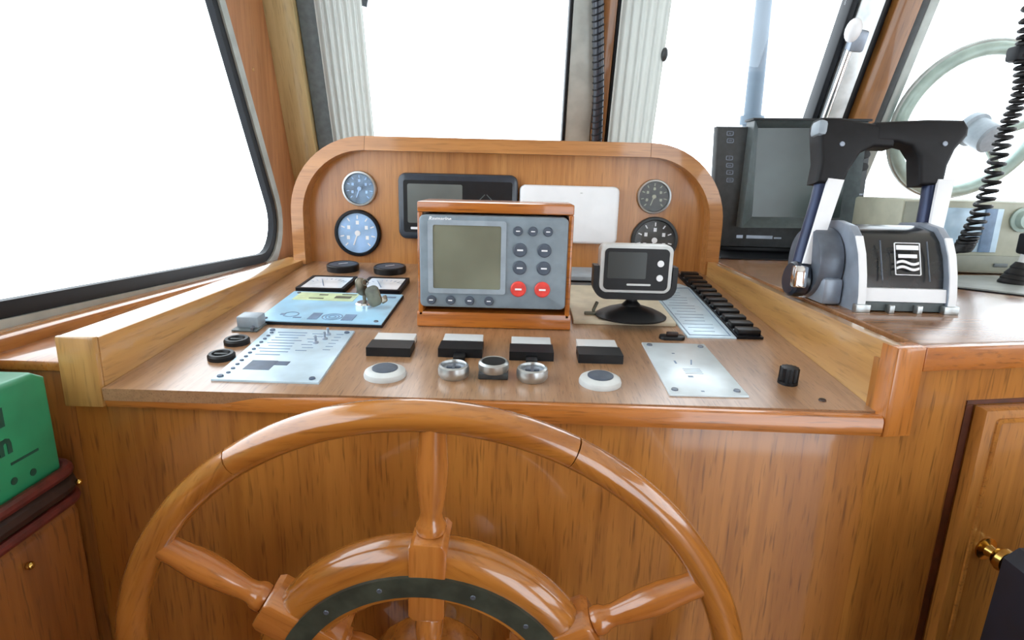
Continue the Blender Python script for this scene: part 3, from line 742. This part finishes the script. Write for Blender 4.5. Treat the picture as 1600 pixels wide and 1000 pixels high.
dk = thing('black_dial_knob', 'black fluted dial knob near the right front corner of the dash', 'knob', dash(.2685, .0660))
MB().lathe([(0, 0), (.0095, 0), (.0095, .003), (0, .003)], 24).build('skirt', M['black'], dk)
m = MB(); pts = []
for i in range(48): r = .0085 + .0007 * math.cos(12 * 2 * PI * i / 48); pts.append((r * math.cos(2 * PI * i / 48), r * math.sin(2 * PI * i / 48)))
m.prism(pts, .003, .017, .001); m.build('cap', M['black'], dk)
props(MB().lathe([(0, 0), (.0035, 0), (.003, .0012), (0, .0014)], 14).build('hole_plug', M['dkleather'], None, dash(.2845, .0275)), 'tiny dark plug in the dash, nearest its right front corner', 'plug')
tg = thing('black_toggle', 'low black toggle at the near corner of the fuse label', 'switch', dash(.1840, .1900))
MB().prism(rrect(.030, .014, .006), 0, .004, .001).build('base', M['black'], tg); MB().box((0, 0, .006), (.014, .006, .005), .0015).build('lever', M['dkleather'], tg)

# breaker strip with its label
br = thing('breaker_panel', 'row of black breakers beside a white label along the right board', 'breaker panel', dash(.2635, .195))
MB().prism([(-.0600, -.001), (-.0010, 0), (.0080, .235), (-.004, .262), (-.0605, .235)], 0, .0020, .0005).build('label_plate', M['plate'], br)
MB().ring([(-.0565, .004), (-.006, .005), (.0035, .236), (-.0565, .226)], [(-.0553, .006), (-.0075, .007), (.0020, .232), (-.0553, .223)], .0018, .0023).build('label_line', M['print'], br)
m = MB()
for k in range(14): m.box((-.034, .02 + .014 * k, .0021), (.026 + .006 * (k % 3), .0012, .0003))
m.build('printed_text', M['print'], br)
MB().prism([(.0000, 0), (.0315, .001), (.0405, .332), (.009, .332)], 0, .0030).build('strip', M['gasket'], br)
for k in range(12):
    o = MB().box((0, 0, .003), (.028, .0155, .008), .0015).build('breaker', M['black'], br, T((.0165 + .00073 * 27 * k / 1.0 * .045, .0145 + .0272 * k, .0025)))
    MB().box((0, .0105, 0), (.027, .0020, .0015)).build('divider', M['grey_l'], br, T((.0165 + .00073 * 27 * k * .045, .0145 + .0272 * k, .0035)))

cp = thing('cream_plate', 'cream plate with a small bent lever behind the suction foot', 'plate', dash(.135, .325))
MB().box((0, 0, .003), (.130, .180, .006), .0015).build('plate', M['cream'], cp)
m = MB(); m.tube([(-.036, -.064, .006), (-.037, -.064, .012), (-.032, -.058, .021)], .0022, 8); m.box((-.041, -.066, .008), (.016, .005, .004), .001); m.build('lever', M['fob'], cp)
bs = thing('blue_grey_case', 'low blue grey case between the radar box and the arched panel', 'case', dash(.100, .468))
MB().box((0, 0, .0075), (.070, .070, .015), .002).build('lid', M['grey_l'], bs); MB().box((0, -.0005, .0072), (.072, .072, .003), .0005).build('seam', M['gasket'], bs)

# ================================================================== twin throttle
th = thing('twin_throttle', 'twin lever engine throttle with black grips on the worktop', 'throttle', T((.4195, .69, .967)))
def side(x0, x1, pts, bev, name, mat): 
    return MB().prism(pts, x0, x1, bev, frame((-.4265, -.69, -.967), (0, 1, 0), (0, 0, 1), (1, 0, 0))).build(name, mat, th)
BODY = [(.640, .973), (.641, .985), (.645, 1.005), (.652, 1.025), (.662, 1.042), (.674, 1.052), (.700, 1.057), (.735, 1.054), (.760, 1.035), (.768, .973)]
side(.384, .470, BODY, .0, 'housing', M['housing'])
EDGE = [(.632, .967), (.633, .985), (.638, 1.006), (.646, 1.028), (.657, 1.046), (.671, 1.057), (.700, 1.061), (.737, 1.058), (.764, 1.038), (.772, .967)]
side(.374, .3835, EDGE, .0015, 'side_frame', M['silver']); side(.4705, .4795, EDGE, .0015, 'side_frame', M['silver'])
for x0 in (.3742, .4712): side(x0, x0 + .008, [(y - .0012, z + (.0012 if z > .97 else 0)) for y, z in EDGE[:5]] + [(y + .004, z - .003) for y, z in EDGE[4::-1]], .0, 'edge_trim', M['white'])
side(.3838, .4702, [(.634, .979), (.637, .993), (.642, .993), (.641, .979)], .0, 'chrome_strip', M['white'])
side(.3838, .4702, [(.6365, .9685), (.6365, .978), (.66, .978), (.66, .9685)], .0, 'grille', M['charcoal2'])
for x in (.379, .410, .440, .474): MB().box((x - .4265, .632 - .69, .0045), (.006 if .39 < x < .46 else .016, .008, .009), .001).build('foot', M['alu'], th)
for x in (.401, .452): 
    MB().box((0, 0, 0), (.0012, .0012, .045), 0, T((x - .4265, .6475 - .69, 1.022 - .967)) @ Rx(-22)).build('seam_line', M['silver_d'], th)
em = thing_m = T((.4290 - .4265, .6478 - .69, 1.024 - .967)) @ Rx(-20) @ frame((0, 0, 0), (1, 0, 0), (0, 0, 1), (0, -1, 0))
m = MB(); m.box((0, .0125, .001), (.024, .005, .001)); m.ring(rrect(.028, .036, .001, 2), rrect(.0265, .0345, .001, 2), 0, .0012)
m.box((0, .003, .001), (.020, .004, .001))
for yy in (-.0045, -.0105):
    m.ring([(-.012 + .024 * i / 12, yy + .0016 + .0016 * math.sin(i / 12 * 2 * PI)) for i in range(13)], [(-.012 + .024 * i / 12, yy - .0012 + .0016 * math.sin(i / 12 * 2 * PI)) for i in range(13)], .0, .0013, closed=False)
m.build('wave_emblem', M['white_print'], th, em)
# left side drum and both levers
MB().lathe([(0, 0), (.040, 0), (.042, .003), (.042, .026), (0, .026)], 36, frame((.346 - .4265, .708 - .69, 1.010 - .967), (0, 1, 0), (0, 0, 1), (1, 0, 0))).build('side_drum', M['silver_d'], th)
MB().box((.362 - .4265, .712 - .69, .016), (.022, .10, .030), .004).build('side_skirt', M['silver'], th)
MB().lathe([(0, 0), (.036, 0), (.036, .012), (0, .012)], 36, frame((.480 - .4265, .708 - .69, 1.010 - .967), (0, 1, 0), (0, 0, 1), (1, 0, 0))).build('side_drum', M['silver_d'], th)
def lever(x, sgn, first):
    lv = T((x - .4265, .700 - .69, .997 - .967)) @ Ry(5 if sgn > 0 else -2) @ Rx(-9)
    # local: z up the lever
    sh = MB()
    sh.tube([(0, 0, -.004), (0.003, 0, .03), (.010, 0, .085), (.012, 0, .110)], [.0105, .0095, .0085, .0085], 12)
    root = sh.build('lever', M['steelblue'], th, lv)
    MB().prism([(-.0065, .012), (.0085, .012), (.0265, .112), (.0080, .112)], 0, .004, .001, frame((.004, -.010, 0), (1, 0, 0), (0, 0, 1), (0, -1, 0))).build('white_inlay', M['white'], root)
    MB().lathe([(0, 0), (.018, 0), (.021, .003), (.021, .016), (0, .016)], 28, frame((-.010, 0, -.006), (0, 1, 0), (0, 0, 1), (1, 0, 0))).build('pivot', M['navy'], root)
    MB().box((-.006, -.016, -.004), (.016, .012, .026), .003).build('pivot_cap', M['chrome'], root)
    g = MB()
    if sgn > 0: out = [(.000, .106), (.031, .106), (.0365, .125), (.046, .145), (.060, .1535), (.083, .1555), (.083, .178), (.050, .180), (.018, .182), (-.004, .180), (-.007, .170), (-.003, .150), (.001, .130)]
    else: out = [(-.008, .106), (.020, .106), (.024, .128), (.032, .146), (.045, .161), (.046, .170), (.040, .179), (.0, .180), (-.060, .178), (-.060, .156), (-.036, .155), (-.018, .150), (-.010, .138)]
    g.prism(out, -.012, .012, .005, frame((0, 0, 0), (1, 0, 0), (0, 0, 1), (0, -1, 0)), 3)
    g.build('grip', M['black_soft'], root, None, 45)
    MB().lathe([(0, 0), (.003, 0), (.0026, .001), (0, .0012)], 12, frame((.022 if sgn > 0 else .018, -.0122, .152), (1, 0, 0), (0, 0, 1), (0, -1, 0))).build('grip_screw', M['silver'], root)
    if sgn > 0: MB().box((-.003, -.004, .168), (.012, .022, .018), .005).build('trim_button', M['grey_l'], root)
lever(.338, 1, True); lever(.477, -1, False)

# ================================================================== picture tube radar on the worktop
mo = thing('tube_monitor', 'bulky charcoal radar monitor with hooded screen on the worktop', 'monitor', T((.505, 1.15, .967)))
mf = frame((0, 0, 0), (1, 0, 0), (0, 0, 1), (0, -1, 0))
def mon(dx): return T((dx, 0, 0))
MB().box((.002, .12, .006), (.22, .18, .012), .003).build('stand', M['black'], mo)
MB().box((-.045, .045, .0015), (.20, .27, .003), .001).build('mat', M['gasket'], mo)  # black sheet partly standing in for shadow and dark reflection below the monitor
case = MB().prism([(-.136, .013), (.146, .013), (.140, .238), (-.146, .234)], -.022, 0, .004, mf).build('case', M['charcoal'], mo)
bk = MB(); r0 = [(-.128, .018), (.138, .018), (.132, .230), (-.136, .226)]; r1 = [(-.060, .035), (.110, .035), (.105, .200), (-.062, .200)]
va = [bk.bm.verts.new((x, .022, z)) for x, z in r0]; vb = [bk.bm.verts.new((x, .17, z)) for x, z in r1]
for i in range(4): bk.bm.faces.new((va[i], va[(i + 1) % 4], vb[(i + 1) % 4], vb[i]))
bk.bm.faces.new(va[::-1]); bk.bm.faces.new(vb); bk.build('rear_housing', M['charcoal'], mo)
OUT = [(-.092, .052), (.118, .056), (.112, .247), (-.090, .244)]
INN = [(-.064, .072), (.100, .074), (.098, .236), (-.072, .232)]
MB().ring(OUT, INN, -.01, .002, mf, zo=.030).build('screen_hood', M['charcoal2'], mo)
MB().prism(offset_poly(INN, .002), -.004, .003, 0, mf).build('screen', M['crt'], mo)
MB().prism([(-.094, .243), (.117, .246), (.117, .250), (-.094, .247)], -.01, .034, .001, mf).build('hood_top', M['black'], mo)
for i, z in enumerate((.222, .209, .178, .165, .152, .138)):
    m = MB()
    m.ring(rrect(.013, .008, .002, 2), rrect(.010, .0055, .001, 2), 0, .0012); m.box((0, 0, .0006), (.006 if i % 2 else .003, .0015, .001))
    m.build('key', M['silver_d'], mo, T((-.122 + .0018 * i, 0, z)) @ mf)
for z in (.168, .190): MB().lathe([(0, 0), (.008, 0), (.007, .010), (0, .011)], 20, T((.129, 0, z)) @ mf).build('knob', M['black'], mo)
m = MB()
for z in (.118, .108, .088, .080): m.box((.130, z, .0004), (.018, .003, .0008))
m.build('lettering', M['silver'], mo, mf)
m = MB(); m.box((-.083, .033, .0004), (.012, .006, .0008)); m.box((-.045, .033, .0004), (.050, .006, .0008)); m.box((-.010, .032, .0004), (.014, .003, .0008)); m.build('nameplate', M['silver'], mo, mf)

# ================================================================== radio, cord, plug, sheet
ra = thing('radio_set', 'grey beige radio set with pale blue window under the clear view screen', 'radio', T((.705, .95, .967)))
MB().box((0, .07, .0585), (.215, .14, .113), .004).build('case', M['radio'], ra)
MB().box((-.075, -.001, .088), (.060, .004, .048), .001).build('side_grille', M['radio_d'], ra)
MB().box((0, -.001, .018), (.21, .004, .026), .001).build('control_strip', M['radio_d'], ra)
MB().box((.003, -.0015, .070), (.090, .004, .068), .001).build('display', M['radio_win'], ra)
MB().box((.028, -.004, .070), (.018, .004, .068), .001).build('window_bar', M['print'], ra)
MB().lathe([(0, 0), (.019, 0), (.019, .003), (.014, .004), (.013, .014), (0, .014)], 28, T((.080, -.001, .088)) @ mf).build('tuning_knob', M['screen_ring'], ra)
for x in (-.02, .06): MB().box((x, -.0035, .016), (.022, .003, .006), .001).build('slot', M['charcoal2'], ra)
# coiled cord
P = [Vector((.722, .95, 1.672)), Vector((.723, .948, 1.52)), Vector((.7245, .945, 1.355)), Vector((.7255, .94, 1.294)), Vector((.722, .925, 1.237)), Vector((.700, .91, 1.176)), Vector((.690, .905, 1.096)), Vector((.672, .90, 1.030)), Vector((.664, .90, 1.010))]
def along(t):
    x = t * (len(P) - 1); i = min(int(x), len(P) - 2); f = x - i
    g = lambda k: P[max(0, min(len(P) - 1, k))]
    p0, p1, p2, p3 = g(i - 1), g(i), g(i + 1), g(i + 2)
    return .5 * ((2 * p1) + (p2 - p0) * f + (2 * p0 - 5 * p1 + 4 * p2 - p3) * f * f + (3 * p1 - p0 - 3 * p2 + p3) * f ** 3)
cords = []; turns = 48
for i in range(turns * 14 + 1):
    t = i / (turns * 14); w = 2 * PI * turns * (t ** 1.10)
    r = .0060 + .0060 * t; c = along(t)
    cords.append((c.x + r * math.cos(w), c.y + r * math.sin(w), c.z + .002 * math.cos(w)))
cc = thing('coiled_cord', 'black coiled cord hanging in front of the radio set', 'cord', T(P[-1]))
MB().tube([Vector(p) - P[-1] for p in cords] + [Vector((.0, .035, -.012)), Vector((0.0, .047, -.014))], .0027, 6).build('coil', M['black'], cc)
MB().box((0, 0, 0), (.036, .026, .022), .005, T(Vector((.730, .945, 1.294)) - P[-1])).build('cord_clip', M['gasket'], cc)
pl = thing('hanging_plug', 'black rubber plug with flared boot at the right end of the worktop', 'plug', T((.706, .845, .967)))
MB().lathe([(0, 0), (.018, 0), (.019, .004), (.017, .008), (.0175, .010), (.014, .015), (.0145, .017), (.010, .024), (.0105, .026), (.006, .034), (.0, .034)], 24, Ry(8)).build('boot', M['black'], pl)
MB().cyl((.005, 0, .033), (.007, 0, .046), .004).build('pin', M['ivory'], pl)
MB().box((.011, 0, .060), (.022, .020, .030), .004).build('body', M['gasket'], pl)
MB().box((.026, -.002, .056), (.010, .016, .016), .003).build('collar', M['oxblood'], pl)
sh = thing('pale_sheet', 'thin grey board with dark edge lying on the worktop before the radio', 'board', T((0, 0, .967)))
MB().prism([(.598, .802), (.75, .665), (.90, .78), (.74, .925), (.60, .90)], 0, .0018).build('edge', M['gasket'], sh)
MB().prism([(.599, .8045), (.749, .6675), (.898, .78), (.74, .922), (.601, .899)], .0017, .0036).build('sheet', M['alu_grey'], sh)

# ================================================================== clear view screen on the right windscreen
cv = thing('clear_view_screen', 'round pale clear view screen ring with hub on the right windscreen', 'screen', wind(.951, .3105, .004) @ Rx(0))
MB().tube([(.149 * math.cos(2 * PI * i / 64), .149 * math.sin(2 * PI * i / 64), .016) for i in range(64)], .0135, 12, True).build('ring', M['screen_ring'], cv)
MB().tube([(.161 * math.cos(2 * PI * i / 64), .161 * math.sin(2 * PI * i / 64), .012) for i in range(64)], .006, 8, True).build('seal', M['alu_grey'], cv)
MB().lathe([(0, -.002), (.142, -.002), (.142, .001), (0, .001)], 48).build('glass_disc', M['glass'], cv)
MB().lathe([(0, .002), (.034, .002), (.036, .006), (.036, .016), (.030, .020), (.030, .060), (.026, .064), (0, .065)], 32, T((.012, -.010, 0)) @ Ry(12) @ Rx(10)).build('hub_motor', M['grey_l'], cv)
MB().tube([(.02, -.012, .045), (.08, .0, .035), (.142, .016, .018)], .009, 10).build('arm', M['screen_ring'], cv)
MB().tube([(.02, -.02, .040), (.07, -.07, .03), (.105, -.104, .018)], .008, 10).build('arm', M['screen_ring'], cv)

# ================================================================== curtains, cable, fittings
def curtain(label, x0, x1, y0, y1, folds, amp, taper, zoff):
    def fn(u, v):
        w = (x1 - x0) * (1 - taper * (1 - v)); x = x0 + w * u
        z = zoff + amp * math.sin(u * folds * 2 * PI + .5 * math.sin(v * 3)) + .2 * amp * math.sin(u * folds * 3.3 * PI + v * 2)
        p = wind(x, y0 + (y1 - y0) * v, z).translation; return p
    m = MB(); m.grid(fn, 90, 16, thick=.0012)
    return props(m.build('curtain', M['curtain'], None, None, 60), label, 'curtain', 'curtains at the windscreen')
curtain('narrow white curtain gathered at the left end of the windscreen', -.418, -.322, .02, .70, 7, .0035, .06, .022)
curtain('narrow white curtain gathered beside the wooden mullion', .185, .282, .02, .70, 6, .003, -.0, .020)
cbl = thing('ribbed_cable', 'dark ribbed cable conduit running up the windscreen mullion', 'cable', wind(0, 0))
CP = [(.165, .02, .030), (.1625, .18, .030), (.160, .27, .030), (.155, .36, .029), (.146, .45, .027), (.138, .53, .027), (.132, .70, .027)]
MB().tube(CP, .0112, 14).build('conduit', M['navy'], cbl)
m = MB()
for k in range(42):
    f = k / 41 * (len(CP) - 1); i = min(int(f), len(CP) - 2); g = f - i
    a, b = Vector(CP[i]), Vector(CP[i + 1]); p = a.lerp(b, g); d = (b - a).normalized()
    x = d.cross(Vector((0, 0, 1))).normalized(); y = x.cross(d)
    m.tube([p + (x * math.cos(2 * PI * q / 14) + y * math.sin(2 * PI * q / 14)) * .0112 + d * (.003 * math.cos(2 * PI * q / 14)) for q in range(14)], .0017, 5, True)
r_ = m.build('ribs', M['gasket'], cbl)
props(MB().sphere((0, 0, 0), .010, None, (.7, 1.4, .8)).build('window_catch', M['charcoal'], None, wind(.283, .432, .018)), 'small dark catch at the edge of the middle curtain', 'catch')
st = thing('window_stay', 'chrome stay rod with pale clamp on the right corner post', 'window stay', wind(0, 0) @ T((.72, .53, 0)) @ Rz(-4) @ T((-.72, -.53, 0)) @ T((.652, 0, 0)))
MB().tube([(.004, .26, .020), (.004, .455, .022)], .0065, 12).build('rod', M['chrome'], st)
MB().box((.012, .462, .022), (.030, .040, .024), .005).build('clamp', M['silver'], st)
MB().sphere((-.008, .480, .034), .015, None, (1, 1.5, 1)).build('clamp_knob', M['white'], st)
MB().box((-.030, .278, .018), (.030, .010, .012), .003).build('lever', M['fob'], st)
props(MB().prism([(-.006, 0), (.007, 0), (.022, .30), (.004, .30)], 0, .008, .001).build('wiper_blade', M['navy'], None, wind(-.339, .502, -.055) @ Rz(-14)), 'dark wiper blade tip outside the windscreen beside the left curtain', 'wiper')
po = thing('deck_pole', 'pale blue pole standing outside the middle windscreen pane', 'pole', T((.800, 2.2, 0)))
MB().tube([(.010, 0, .2), (.004, 0, 1.3), (-.012, 0, 2.6)], [.034, .0295, .020], 16).build('shaft', M['pole'], po)
MB().tube([(.004, 0, 1.30), (.004, 0, 1.33)], .040, 16).build('collar', M['pole'], po)

# ================================================================== left side: pouch with the green case
po2 = thing('side_pouch', 'brown side pouch with oxblood piped rim on the left cabin side', 'pouch', T((-.46, .25, .40)))
Cp = T((.46, -.25, -.40))
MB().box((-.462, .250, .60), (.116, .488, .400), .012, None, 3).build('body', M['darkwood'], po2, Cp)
def rim(name, mat, z, r, grow):
    pts = [(-.516, .009 - grow), (-.404 + grow, .009 - grow), (-.404 + grow, .494 + grow), (-.516, .494 + grow)]
    pts = round_poly(pts, [.004, .02, .02, .004], 5)
    MB().tube([(x, y, z) for x, y in pts], r, 10, True).build(name, mat, po2, Cp)
rim('piping', M['oxblood'], .832, .0055, .0); rim('dark_band', M['dkleather'], .819, .009, -.002); rim('piping', M['oxblood'], .805, .0050, .002)
for y, z in ((.488, .8195),): MB().sphere((-.397, y - .004, z), .003).build('stud', M['brass'], po2, Cp)
MB().sphere((-.4015, .425, .775), .0035).build('stud', M['brass'], po2, Cp)
gc = thing('green_case', 'green plastic case with dark lettering standing in the side pouch', 'case', T((-.445, .33, .80)))
gm_ = frame((.036, 0, 0), (0, 1, 0), (0, 0, 1), (1, 0, 0))
bd = MB(); bd.prism([(-.20, .002), (.154, .002), (.152, .122), (.140, .129), (-.20, .138)], -.072, 0, .005, gm_, 3); bd.build('case_body', M['green'], gc)
MB().prism([(-.2, .1385), (.120, .1320), (.110, .1375), (-.19, .145)], -.055, -.018, .002, gm_).build('lid', M['navy'], gc)
text_mesh('in', .026, M['green_d'], gc, gm_ @ T((.098, .081, .0002)), bold=.0009)
MB().box((.095, .104, .0002), (.018, .016, .0006)).build('printed_square', M['green_d'], gc, gm_)
for y, z in ((.086, .048), (.103, .048), (.122, .046)): MB().lathe([(0, 0), (.0032, 0), (.0032, .0006), (0, .0006)], 12).build('printed_dot', M['green_d'], gc, gm_ @ T((y, z, 0)))
MB().box((.117, .063, .0002), (.028, .0022, .0005)).build('printed_line', M['green_d'], gc, gm_)

# ================================================================== dark seat back at the right
se = thing('seat_back', 'dark navy padded seat back in front of the cabinet door', 'seat', T((.513, .335, .460)))
MB().prism([(-.149, -.20), (-.146, .30), (-.144, .372), (-.134, .3805), (.10, .384), (.13, .372), (.13, -.20)], -.06, 0, .014, frame((0, 0, 0), (1, 0, 0), (0, 0, 1), (0, -1, 0)), 4).build('cushion', M['seat'], se)
MB().tube([(-.140, -.004, .20), (-.137, -.004, .340), (-.120, -.004, .352), (.10, -.004, .352)], .003, 8).build('piping', M['seat'], se)
for x in (-.08, .08): MB().cyl((x, .03, -.45), (x, .03, -.16), .014).build('leg', M['chrome'], se)

# small wood plug on the left pillar
props(MB().lathe([(0, 0), (.004, 0), (.003, .0015), (0, .0018)], 12).build('screw_cap', M['pale'], None, lw @ T((1.215, 1.29, 0))), 'small screw cap on the teak beside the left side window', 'screw cap')
